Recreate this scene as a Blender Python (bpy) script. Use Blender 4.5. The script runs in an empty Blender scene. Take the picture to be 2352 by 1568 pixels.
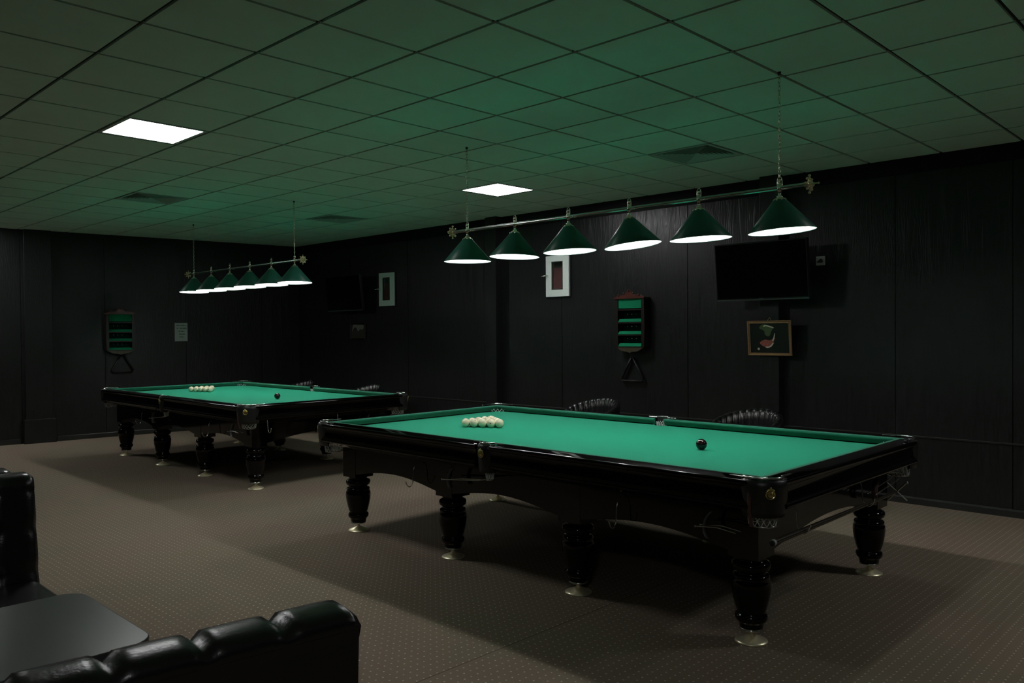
import bpy, math, random
from mathutils import Vector, Matrix
random.seed(7)
scene = bpy.context.scene
C = scene.collection
# ------------------------------------------------------------------ camera
F_PX, YAW, PITCH, ROLL = 1863.345, 2.341, -0.01225, -0.00748
CAM = Vector((3.3927, -2.7802, 1.537))
def cam_axes():
    f = Vector((math.cos(PITCH)*math.cos(YAW), math.cos(PITCH)*math.sin(YAW), math.sin(PITCH)))
    r = Vector((math.sin(YAW), -math.cos(YAW), 0)); u = r.cross(f)
    return r*math.cos(ROLL)+u*math.sin(ROLL), -r*math.sin(ROLL)+u*math.cos(ROLL), f
_r, _u, _f = cam_axes()
cd = bpy.data.cameras.new('camera'); cam = bpy.data.objects.new('camera', cd); C.objects.link(cam)
cam.matrix_world = Matrix(((_r.x, _u.x, -_f.x, CAM.x), (_r.y, _u.y, -_f.y, CAM.y), (_r.z, _u.z, -_f.z, CAM.z), (0, 0, 0, 1)))
cd.sensor_width = 36; cd.lens = F_PX/2352*36; cd.clip_start = .05
scene.camera = cam
# ------------------------------------------------------------------ world, exposure
w = bpy.data.worlds.new('world'); scene.world = w; w.use_nodes = True
w.node_tree.nodes['Background'].inputs[0].default_value = (.5, .6, .55, 1)
w.node_tree.nodes['Background'].inputs[1].default_value = 0.0
vs = scene.view_settings
vs.view_transform = 'Standard'; vs.look = 'None'; vs.gamma = 1; vs.use_curve_mapping = False
vs.exposure = 0.0
BULB = 232.0       # emission strength of each lamp bulb
PANEL = 28.0       # emission strength of the ceiling light diffusers
CEIL = 3.033
# ------------------------------------------------------------------ materials
def nm(name):
    m = bpy.data.materials.new(name); m.use_nodes = True
    return m, m.node_tree, m.node_tree.nodes['Principled BSDF']
def node(t, kind, **kw):
    n = t.nodes.new(kind)
    for k, v in kw.items(): setattr(n, k, v)
    return n
def mat(name, col, rough=.5, metal=0., spec=.5, var=.12, scale=20., bump=0., bscale=60., coat=0., sheen=0.):
    """procedural material: noise varies the colour, optional noise bump"""
    m, t, b = nm(name)
    tc = node(t, 'ShaderNodeTexCoord')
    n = node(t, 'ShaderNodeTexNoise'); n.inputs['Scale'].default_value = scale; n.inputs['Detail'].default_value = 4
    t.links.new(tc.outputs['Object'], n.inputs['Vector'])
    r = node(t, 'ShaderNodeMapRange'); r.inputs[3].default_value = 1-var; r.inputs[4].default_value = 1+var
    t.links.new(n.outputs[0], r.inputs[0])
    v = node(t, 'ShaderNodeVectorMath', operation='SCALE'); v.inputs[0].default_value = col[:3]
    t.links.new(r.outputs[0], v.inputs['Scale']); t.links.new(v.outputs[0], b.inputs['Base Color'])
    b.inputs['Roughness'].default_value = rough; b.inputs['Metallic'].default_value = metal
    b.inputs['Specular IOR Level'].default_value = spec
    if coat: b.inputs['Coat Weight'].default_value = coat; b.inputs['Coat Roughness'].default_value = .08
    if sheen: b.inputs['Sheen Weight'].default_value = sheen
    if bump:
        n2 = node(t, 'ShaderNodeTexNoise'); n2.inputs['Scale'].default_value = bscale; n2.inputs['Detail'].default_value = 5
        t.links.new(tc.outputs['Object'], n2.inputs['Vector'])
        bp = node(t, 'ShaderNodeBump'); bp.inputs['Strength'].default_value = bump; bp.inputs['Distance'].default_value = .01
        t.links.new(n2.outputs[0], bp.inputs['Height']); t.links.new(bp.outputs[0], b.inputs['Normal'])
    return m
def emit(name, col, s):
    m, t, b = nm(name)
    b.inputs['Base Color'].default_value = (.8, .8, .8, 1)
    b.inputs['Emission Color'].default_value = (*col, 1); b.inputs['Emission Strength'].default_value = s
    return m
PX, PY, DOT_R = .0468, .0394, .0043
DOX, DOY = 0.4651, -0.2108
def carpet():
    m, t, b = nm('dotted_carpet')
    g = node(t, 'ShaderNodeNewGeometry'); sp = node(t, 'ShaderNodeSeparateXYZ'); t.links.new(g.outputs['Position'], sp.inputs[0])
    def math_(op, a, bb=None, c=None):
        n = node(t, 'ShaderNodeMath', operation=op)
        for i, q in enumerate((a, bb, c)):
            if q is None: continue
            if isinstance(q, (int, float)): n.inputs[i].default_value = q
            else: t.links.new(q, n.inputs[i])
        return n.outputs[0]
    # rectangular lattice of small pale dots, and one dark joint between two carpet lengths
    fx = math_('MULTIPLY', math_('SUBTRACT', math_('FRACT', math_('ADD', math_('DIVIDE', sp.outputs[0], PX), .5+20-DOX/PX)), .5), PX)
    fy = math_('MULTIPLY', math_('SUBTRACT', math_('FRACT', math_('ADD', math_('DIVIDE', sp.outputs[1], PY), .5+20-DOY/PY)), .5), PY)
    d = math_('SQRT', math_('ADD', math_('MULTIPLY', fx, fx), math_('MULTIPLY', fy, fy)))
    dots = math_('LESS_THAN', d, DOT_R)
    joint = math_('LESS_THAN', math_('ABSOLUTE', math_('SUBTRACT', sp.outputs[0], .617)), .003)
    no = node(t, 'ShaderNodeTexNoise'); no.inputs['Scale'].default_value = 260; no.inputs['Detail'].default_value = 3
    t.links.new(g.outputs['Position'], no.inputs['Vector'])
    nl = node(t, 'ShaderNodeTexNoise'); nl.inputs['Scale'].default_value = .9; nl.inputs['Detail'].default_value = 3
    t.links.new(g.outputs['Position'], nl.inputs['Vector'])
    cr = node(t, 'ShaderNodeMix', data_type='RGBA')
    cr.inputs[6].default_value = (.192, .163, .116, 1); cr.inputs[7].default_value = (.208, .160, .120, 1)
    mr = node(t, 'ShaderNodeMapRange'); mr.inputs[1].default_value = .4; mr.inputs[2].default_value = .6
    t.links.new(nl.outputs[0], mr.inputs[0]); t.links.new(mr.outputs[0], cr.inputs[0])
    v = node(t, 'ShaderNodeVectorMath', operation='SCALE'); t.links.new(cr.outputs[2], v.inputs[0])
    r2 = node(t, 'ShaderNodeMapRange'); r2.inputs[3].default_value = .65; r2.inputs[4].default_value = 1.35
    t.links.new(no.outputs[0], r2.inputs[0]); t.links.new(r2.outputs[0], v.inputs['Scale'])
    mx = node(t, 'ShaderNodeMix', data_type='RGBA'); t.links.new(dots, mx.inputs[0])
    t.links.new(v.outputs[0], mx.inputs[6]); mx.inputs[7].default_value = (.50, .46, .37, 1)
    jm = node(t, 'ShaderNodeMix', data_type='RGBA'); t.links.new(joint, jm.inputs[0])
    t.links.new(mx.outputs[2], jm.inputs[6]); jm.inputs[7].default_value = (.10, .075, .055, 1)
    t.links.new(jm.outputs[2], b.inputs['Base Color'])
    b.inputs['Roughness'].default_value = .95; b.inputs['Specular IOR Level'].default_value = .15
    bp = node(t, 'ShaderNodeBump'); bp.inputs['Strength'].default_value = .4; bp.inputs['Distance'].default_value = .003
    t.links.new(no.outputs[0], bp.inputs['Height']); t.links.new(bp.outputs[0], b.inputs['Normal'])
    return m
def wall_wood():
    m, t, b = nm('black_wood_panelling')
    g = node(t, 'ShaderNodeNewGeometry')
    mp = node(t, 'ShaderNodeMapping'); mp.inputs['Scale'].default_value = (7, 7, .9)
    t.links.new(g.outputs['Position'], mp.inputs[0])
    n = node(t, 'ShaderNodeTexNoise'); n.inputs['Scale'].default_value = 1.3; n.inputs['Detail'].default_value = 2; n.inputs['Distortion'].default_value = .6
    t.links.new(mp.outputs[0], n.inputs['Vector'])
    wv = node(t, 'ShaderNodeMath', operation='MULTIPLY'); wv.inputs[1].default_value = 26
    t.links.new(n.outputs[0], wv.inputs[0])
    fr = node(t, 'ShaderNodeMath', operation='PINGPONG'); fr.inputs[1].default_value = 1
    t.links.new(wv.outputs[0], fr.inputs[0])
    mp2 = node(t, 'ShaderNodeMapping'); mp2.inputs['Scale'].default_value = (120, 120, 4); t.links.new(g.outputs['Position'], mp2.inputs[0])
    n2 = node(t, 'ShaderNodeTexNoise'); n2.inputs['Scale'].default_value = 1; t.links.new(mp2.outputs[0], n2.inputs['Vector'])
    ad = node(t, 'ShaderNodeMath', operation='MULTIPLY_ADD'); ad.inputs[1].default_value = .5
    t.links.new(fr.outputs[0], ad.inputs[0]); t.links.new(n2.outputs[0], ad.inputs[2])
    mx = node(t, 'ShaderNodeMix', data_type='RGBA'); t.links.new(ad.outputs[0], mx.inputs[0])
    mx.inputs[6].default_value = (.0055, .0064, .0062, 1); mx.inputs[7].default_value = (.0100, .0114, .0110, 1)
    t.links.new(mx.outputs[2], b.inputs['Base Color'])
    r = node(t, 'ShaderNodeMapRange'); r.inputs[3].default_value = .25; r.inputs[4].default_value = .38
    t.links.new(ad.outputs[0], r.inputs[0]); t.links.new(r.outputs[0], b.inputs['Roughness'])
    b.inputs['Specular IOR Level'].default_value = .5
    bp = node(t, 'ShaderNodeBump'); bp.inputs['Strength'].default_value = .45; bp.inputs['Distance'].default_value = .003
    t.links.new(ad.outputs[0], bp.inputs['Height']); t.links.new(bp.outputs[0], b.inputs['Normal'])
    return m
M = dict(
 carpet=carpet(), wall=wall_wood(),
 darkframe=mat('dark_cabinet_body', (.02, .024, .022), .5),
 matte=mat('matte_black_trim', (.004, .0045, .004), .55, spec=.2),
 molding=mat('dark_glossy_molding', (.02, .022, .02), .3),
 tile=mat('ceiling_tile', (.76, .90, .80), .9, spec=.1, var=.05, scale=6, bump=.15, bscale=300),
 tbar=mat('ceiling_t_bar', (.035, .045, .038), .6, spec=.2),
 lightframe=mat('white_light_frame', (.6, .62, .6), .5),
 diffuser=emit('light_diffuser', (1, 1, 1), PANEL),
 grille_plate=mat('grille_plate', (.50, .54, .50), .6),
 grille_dark=mat('grille_duct', (.006, .008, .007), .7),
 lacquer=mat('black_lacquered_wood', (.0018, .0010, .0010), .06, spec=.33, var=.3),
 lacquer2=mat('satin_black_wood', (.004, .0035, .003), .30, spec=.4),
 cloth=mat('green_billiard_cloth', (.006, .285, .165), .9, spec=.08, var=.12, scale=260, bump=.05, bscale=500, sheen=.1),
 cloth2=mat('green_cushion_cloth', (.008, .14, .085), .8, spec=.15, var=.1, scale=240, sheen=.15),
 leather=mat('black_leather', (.007, .008, .0075), .27, spec=.55, bump=.10, bscale=120),
 leather_pocket=mat('black_pocket_leather', (.012, .014, .013), .36, spec=.5, bump=.1, bscale=90),
 strap=mat('brown_leather_strap', (.09, .045, .038), .45, bump=.1),
 greystrap=mat('grey_leather_strap', (.10, .10, .095), .4, bump=.1),
 brass=mat('polished_brass', (.80, .72, .48), .30, metal=1., var=.1),
 foot=mat('satin_brass_foot', (.90, .84, .58), .36, metal=.7, var=.08),
 gold=mat('gold_badge', (.75, .66, .32), .22, metal=1.),
 chrome=mat('chrome', (.75, .75, .74), .16, metal=1.),
 net=mat('grey_cord_net', (.66, .72, .69), .8),
 ivory=mat('ivory_ball', (.88, .83, .60), .18, spec=.5, var=.06, scale=3, coat=.2),
 ball_mark=mat('ball_number_ink', (.03, .03, .025), .3),
 redball=mat('dark_red_ball', (.016, .002, .002), .07, spec=.5, coat=.4),
 shade=mat('dark_green_shade', (.028, .16, .11), .38, spec=.3, var=.08),
 shade_in=mat('white_shade_lining', (.85, .85, .85), .6),
 bulb=emit('lamp_bulb', (1.0, .99, .95), BULB),
 tabletop=mat('dark_grey_laminate', (.045, .05, .046), .28, spec=.6, var=.08, scale=3),
 screen=mat('tv_screen', (.003, .003, .003), .12, spec=.3),
 plastic=mat('black_plastic', (.008, .008, .008), .3),
 bezel=mat('grey_plastic_bezel', (.09, .10, .10), .3),
 whitepaint=mat('white_painted_metal', (.80, .88, .84), .45, var=.06, scale=30),
 red=mat('red_interior', (.13, .045, .045), .6, var=.3, scale=12),
 glass=None, paper=mat('white_paper', (.42, .48, .45), .7, var=.05), ink=mat('grey_print', (.08, .10, .09), .7),
 mahog=mat('mahogany', (.10, .030, .024), .25, spec=.6, coat=.4),
 darkwood=mat('dark_wood', (.012, .008, .006), .35),
 darkgold=mat('tarnished_gilt_wood', (.06, .045, .025), .45, bump=.3),
 baize_shaded=mat('shaded_green_baize', (.002, .030, .018), .9, spec=.1),  # green baize with the shade inside the ball shelves put into its colour
 baize=mat('green_baize', (.01, .22, .105), .9, spec=.1),
 frame=mat('old_gold_frame', (.55, .36, .20), .4, metal=.5, var=.35, scale=90, bump=.3, bscale=140),
 canvas=mat('dark_canvas', (.004, .006, .004), .4), pgreen=mat('painted_moss', (.09, .14, .05), .5, var=.4, scale=70),
 pred=mat('painted_red', (.45, .12, .09), .5, var=.45, scale=60), pwhite=mat('painted_cream', (.75, .70, .55), .5, var=.3, scale=60),
 photo=mat('faded_photo_paper', (.035, .028, .02), .5, var=.5, scale=14), sky=mat('photo_sky', (.22, .20, .17), .5, var=.4, scale=30),
 switch=mat('grey_switch_plastic', (.40, .41, .38), .5),
 cuewood=mat('dark_cue_wood', (.03, .024, .015), .3), rubber=mat('black_rubber', (.004, .004, .004), .6),
)
gm, gt, gb = nm('cabinet_glass')
gb.inputs['Base Color'].default_value = (.9, .95, .93, 1); gb.inputs['Roughness'].default_value = .03
gb.inputs['Transmission Weight'].default_value = 1.; gb.inputs['IOR'].default_value = 1.1
M['glass'] = gm
# ------------------------------------------------------------------ mesh helpers
class MB:
    def __init__(s): s.v = []; s.f = []; s.sm = []
    def add(s, vs, fs, smooth=False, mtx=None):
        o = len(s.v)
        for p in vs:
            p = Vector(p)
            if mtx is not None: p = mtx @ p
            s.v.append(tuple(p))
        for f in fs: s.f.append([i+o for i in f]); s.sm.append(smooth)
        return s
    def box(s, x0, x1, y0, y1, z0, z1, mtx=None):
        v = [(x, y, z) for z in (z0, z1) for y in (y0, y1) for x in (x0, x1)]
        return s.add(v, [(0, 2, 3, 1), (4, 5, 7, 6), (0, 1, 5, 4), (2, 6, 7, 3), (0, 4, 6, 2), (1, 3, 7, 5)], False, mtx)
    def lathe(s, prof, n=28, mtx=None, a0=0., a1=2*math.pi, smooth=True):
        full = abs(a1-a0-2*math.pi) < 1e-6; m = n if full else n+1
        v = [(r*math.cos(a0+(a1-a0)*i/n), r*math.sin(a0+(a1-a0)*i/n), z) for r, z in prof for i in range(m)]
        f = []
        for k in range(len(prof)-1):
            for i in range(n):
                j = (i+1) % m
                f.append((k*m+i, k*m+j, (k+1)*m+j, (k+1)*m+i))
        return s.add(v, f, smooth, mtx)
    def tube(s, pts, r, n=8, mtx=None, closed=False, caps=True, flat=1.):
        pts = [Vector(p) for p in pts]; N = len(pts); v = []; f = []
        up = Vector((0, 0, 1)); prev = None
        for i, p in enumerate(pts):
            a = pts[(i-1) % N] if (closed or i > 0) else p
            b = pts[(i+1) % N] if (closed or i < N-1) else p
            t = (b-a).normalized()
            ref = prev if prev is not None else (up if abs(t.z) < .9 else Vector((1, 0, 0)))
            x = (ref - t*ref.dot(t)).normalized(); y = t.cross(x); prev = x
            rr = r[i] if isinstance(r, (list, tuple)) else r
            for k in range(n):
                q = 2*math.pi*k/n; v.append(p + x*rr*math.cos(q) + y*rr*flat*math.sin(q))
        for i in range(N if closed else N-1):
            for k in range(n):
                a, b = i*n+k, i*n+(k+1) % n; c, d = ((i+1) % N)*n+(k+1) % n, ((i+1) % N)*n+k
                f.append((a, b, c, d))
        s.add(v, f, True, mtx)
        if caps and not closed:
            s.add(v[:n], [tuple(range(n))[::-1]], False, mtx); s.add(v[-n:], [tuple(range(n))], False, mtx)
        return s
    def sphere(s, c, r, n=20, m=12, sc=(1, 1, 1), mtx=None):
        prof = [(r*math.sin(math.pi*k/m), -r*math.cos(math.pi*k/m)) for k in range(m+1)]
        prof[0] = (1e-5, -r); prof[-1] = (1e-5, r)
        T = Matrix.Translation(c) @ Matrix.Diagonal((*sc, 1))
        return s.lathe(prof, n, (mtx @ T) if mtx is not None else T)
    def prism(s, poly, d0, d1, axis='y', mtx=None):
        """extrude a 2-D outline; axis y: outline in xz, axis x: outline in yz, axis z: outline in xy"""
        def P(a, b, d): return {'y': (a, d, b), 'x': (d, a, b), 'z': (a, b, d)}[axis]
        n = len(poly); v = [P(a, b, d0) for a, b in poly]+[P(a, b, d1) for a, b in poly]
        f = [tuple(range(n))[::-1], tuple(range(n, 2*n))]+[(i, (i+1) % n, n+(i+1) % n, n+i) for i in range(n)]
        return s.add(v, f, False, mtx)
    def sweep(s, prof, p0, p1, out, smooth=False):
        """profile of (distance outward, z) swept along p0->p1 (2-D), 'out' = outward 2-D direction"""
        o = Vector(out); v = []; n = len(prof)
        for p in (p0, p1):
            for d, z in prof: v.append((p[0]+o.x*d, p[1]+o.y*d, z))
        f = [(i, (i+1) % n, n+(i+1) % n, n+i) for i in range(n)]
        f += [tuple(range(n)), tuple(range(n, 2*n))[::-1]]
        return s.add(v, f, smooth)
    def build(s, name, m, parent=None, bevel=0., seg=2, sub=0, loc=None):
        me = bpy.data.meshes.new(name); me.from_pydata(s.v, [], s.f)
        for p, q in zip(me.polygons, s.sm): p.use_smooth = q
        me.materials.append(m)
        me.validate()
        o = bpy.data.objects.new(name, me); C.objects.link(o)
        if parent is not None: o.parent = parent
        if loc is not None: o.location = loc
        import bmesh
        b = bmesh.new(); b.from_mesh(me); bmesh.ops.recalc_face_normals(b, faces=b.faces); b.to_mesh(me); b.free()
        if bevel:
            k = o.modifiers.new('bevel', 'BEVEL'); k.width = bevel; k.segments = seg; k.limit_method = 'ANGLE'; k.harden_normals = False
        if sub:
            k = o.modifiers.new('sub', 'SUBSURF'); k.levels = sub; k.render_levels = sub
        return o
def thing(name, label, cat, loc=(0, 0, 0), rz=0., group=None):
    o = bpy.data.objects.new(name, None); C.objects.link(o); o.location = loc; o.rotation_euler = (0, 0, rz)
    o.empty_display_size = .1
    return tag(o, label, cat, group)
def tag(o, label, cat, group=None):
    o['label'] = label; o['category'] = cat
    if group: o['group'] = group
    return o
def struct(o): o['kind'] = 'structure'; return o
def dup(root, loc=None, rz=None, label=None, group=None):
    def rec(o, par):
        c = o.copy(); C.objects.link(c)
        if par is not None: c.parent = par
        for ch in kids(o): rec(ch, c)
        return c
    r = rec(root, None)
    if loc is not None: r.location = loc
    if rz is not None: r.rotation_euler = (0, 0, rz)
    if label: r['label'] = label
    if group: r['group'] = group
    return r
def kids(o): return [q for q in list(C.objects) if q.parent == o]
R_ = math.radians
# ================================================================== ROOM SHELL
YW = 4.76; X1, Y0 = 6.0, -4.8
WL = lambda y: -9.65+.12*y          # left wall: x as a function of y
struct(MB().box(-10.6, X1+.1, Y0-.1, YW+.1, -.1, 0).build('floor', M['carpet']))
SKIP = {}
for c in ((-5, -1), (-5, 5), (-16, -1), (6, -7), (6, 5)): SKIP[c] = 'light'
for c in ((-1, 5), (-10, 1), (-10, 5)): SKIP[c] = 'grille'
mb = MB(); g = .011
for i in range(-17, 10):
    for j in range(-8, 8):
        if (i, j) in SKIP: continue
        x0, x1, y0, y1 = i*.6+g, i*.6+.6-g, j*.6+g, min(j*.6+.6-g, YW)
        mb.box(x0, x1, y0, y1, CEIL, CEIL+.02)
ceil = struct(mb.build('ceiling', M['tile']))
mb = MB()
for i in range(-17, 11): mb.box(i*.6-.012, i*.6+.012, Y0, YW, CEIL+.013, CEIL+.03)
for j in range(-8, 9):
    if j*.6 < YW: mb.box(-10.4, X1, j*.6-.012, j*.6+.012, CEIL+.012, CEIL+.03)
mb.build('ceiling_grid', M['tbar'], ceil)
mb = MB().box(-10.6, X1+.1, Y0-.1, YW+.1, CEIL+.25, CEIL+.3)
mb.build('ceiling_slab', M['matte'], ceil)
# right wall: panels with grooves between them
def panel_wall(mb, xs, z0, z1, y, d=.012, gap=.008):
    for a, b in zip(xs[:-1], xs[1:]): mb.box(a+gap/2, b-gap/2, y, y+d+.02, z0, z1)
xs = [-10.0, -9.0, -7.53, -6.06, -4.1, -3.07, -1.30, -.27, .82, 1.73, 2.9, 4.1, 5.2, X1+.1]
mb = MB(); panel_wall(mb, xs, .60, CEIL+.2, YW); panel_wall(mb, xs, 0, .592, YW)
mb.box(-10, X1+.1, YW+.012, YW+.1, 0, CEIL+.25)
wr = struct(mb.build('wall_right', M['wall']))
mb = MB()
for x0, x1 in ((-4.29, -4.09), (-.41, -.215)): mb.box(x0, x1, 4.64, YW+.01, 0, CEIL+.1)
mb.build('wall_pilaster', M['wall'], wr, bevel=.003)
mb = MB()
for a, b in ((-9.0, -4.29), (-4.09, -.41), (-.215, X1)): mb.box(a, b, YW-.012, YW+.01, .585, .600)
struct(mb.build('trim_1', M['molding'], bevel=.002))
mb = MB().box(-9.05, -4.29, YW-.03, YW+.01, CEIL-.14, CEIL+.05).box(-4.09, -.41, YW-.012, YW+.01, CEIL-.16, CEIL+.05).box(-.215, X1, YW-.008, YW+.01, CEIL-.14, CEIL+.05)
struct(mb.build('trim_2', M['matte']))
mb = MB()
for a, b in ((-9.05, -4.29), (-4.09, -.41), (-.215, X1)):
    mb.prism([(YW+.005, 0), (YW-.02, 0), (YW-.02, .05), (YW-.012, .062), (YW+.005, .064)], a, b, 'x')
struct(mb.build('baseboard_right', M['molding']))
# left wall (slightly skewed to the room), its own frame: local x along the wall, local -y into the room
LWM = Matrix.Translation((WL(0), 0, 0)) @ Matrix.Rotation(math.atan2(1, .12), 4, 'Z')
def lw(y):  return y*math.hypot(1, .12)      # distance along wall for a world y
mb = MB()
ls = [-5.2, -3.4, -1.6, -.2, lw(.62), lw(1.0), lw(1.7), lw(2.87), lw(4.1), 5.2]
for a, b in zip(ls[:-1], ls[1:]):
    mb.box(a+.004, b-.004, 0, .03, 0, CEIL+.2, LWM)
mb.box(-5.2, 5.2, .012, .1, 0, CEIL+.25, LWM)
wl = struct(mb.build('wall_left', M['wall']))
mb = MB().box(lw(.66), lw(1.0), -.06, .01, 0, CEIL+.1, LWM); mb.build('wall_pilaster', M['wall'], wl, bevel=.003)
mb = MB().box(lw(.63), lw(1.03), -.09, .01, 0, .34, LWM); mb.build('pilaster_base', M['wall'], wl, bevel=.004)
mb = MB().box(-5.2, lw(.6), -.02, .01, 0, .07, LWM).box(lw(1.05), 4.85, -.02, .01, 0, .07, LWM)
struct(mb.build('baseboard_left', M['molding'], bevel=.003))
struct(MB().box(-10.6, X1+.1, Y0-.1, Y0, 0, CEIL+.25).build('wall_front', M['wall']))
struct(MB().box(X1, X1+.1, Y0, YW+.1, 0, CEIL+.25).build('wall_back', M['wall']))
# ------------------------------------------------------------------ ceiling lights and grilles
def ceiling_light(i, j, label):
    t = thing('ceiling_light', label, 'ceiling light', (i*.6+.3, j*.6+.3, CEIL), 0, 'square ceiling light panels')
    mb = MB(); a, b = .289, .262
    for x0, x1, y0, y1 in ((-a, a, -a, -b), (-a, a, b, a), (-a, -b, -b, b), (b, a, -b, b)): mb.box(x0, x1, y0, y1, 0, .02)
    mb.build('frame', M['lightframe'], t)
    MB().box(-b, b, -b, b, .004, .012).build('diffuser', M['diffuser'], t)
    return t
ceiling_light(-5, -1, 'bright square light panel in the ceiling, upper left of the room')
ceiling_light(-5, 5, 'bright square ceiling light panel behind the near hanging lamp row, by the right wall')
ceiling_light(-16, -1, 'bright ceiling light panel at the far left wall, only its corner in view')
ceiling_light(6, 5, 'bright square ceiling light panel out of view by the right wall')
ceiling_light(6, -7, 'bright square ceiling light panel out of view, behind the camera')
def grille(i, j, label):
    t = thing('ceiling_vent', label, 'ceiling vent', (i*.6+.3, j*.6+.3, CEIL), 0, 'square ceiling air vents')
    a = .289
    mb = MB()
    for x0, x1, y0, y1 in ((-a, a, -a, -.26), (-a, a, .26, a), (-a, -.26, -.26, .26), (.26, a, -.26, .26)): mb.box(x0, x1, y0, y1, -.002, .012)
    mb.build('frame', M['grille_plate'], t)
    MB().box(-.27, .27, -.27, .27, .12, .13).build('duct', M['grille_dark'], t)
    for k in range(8):      # four-way louvres, blades flaring out and down
        s = .262-.031*k; s2 = s-.034
        q = [(-s, -s, 0), (s, -s, 0), (s, s, 0), (-s, s, 0)]; o = [(-s2, -s2, .034), (s2, -s2, .034), (s2, s2, .034), (-s2, s2, .034)]
        mb = MB().add(o+q, [(0, 1, 5, 4), (1, 2, 6, 5), (2, 3, 7, 6), (3, 0, 4, 7)])
        lo = mb.build('louvre', M['grille_plate'], t)
        sm = lo.modifiers.new('s', 'SOLIDIFY'); sm.thickness = .002
    return t
grille(-1, 5, 'square louvred air vent in the ceiling near the right wall, above the near lamp row')
grille(-10, 1, 'square air vent in the ceiling to the left, above the far lamp row')
grille(-10, 5, 'square air vent in the ceiling far back, right of the far lamp chains')
# ================================================================== BILLIARD TABLE
HX, HY, BX, BY = 1.90, 1.015, 1.775, .8875
BED, TOP = .795, .850
def arc(cx, cy, r, a0, a1, n, z=None):
    p = [(cx+r*math.cos(a0+(a1-a0)*i/n), cy+r*math.sin(a0+(a1-a0)*i/n)) for i in range(n+1)]
    return p if z is None else [(x, y, z) for x, y in p]
RAIL = [(-.105, .840), (-.102, .8455), (-.097, .8475), (-.090, .8475), (-.011, .8425), (-.007, .8420), (-.004, .8408), (-.0018, .8388), (-.0005, .8360), (0, .8330), (0, .8300), (0, .822), (-.004, .815), (-.010, .810), (-.012, .80), (-.010, .75),
        (-.006, .738), (-.002, .731), (.0018, .7255), (.0038, .7190), (.0025, .7125), (-.002, .708), (-.016, .703), (-.03, .70), (-.05, .685), (-.075, .672), (-.105, .668)]
def leg_prof():
    return [(.0005, .425), (.070, .425), (.072, .415), (.060, .410), (.075, .404), (.090, .396), (.095, .381), (.090, .364), (.076, .355), (.070, .348), (.072, .342), (.084, .338), (.090, .330),
            (.088, .322), (.094, .306), (.096, .285), (.094, .255), (.089, .225), (.081, .190), (.073, .162), (.068, .152), (.066, .147), (.074, .142), (.079, .130), (.078, .116), (.070, .105), (.062, .098),
            (.060, .092), (.058, .078), (.054, .070), (.0005, .070)]
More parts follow.
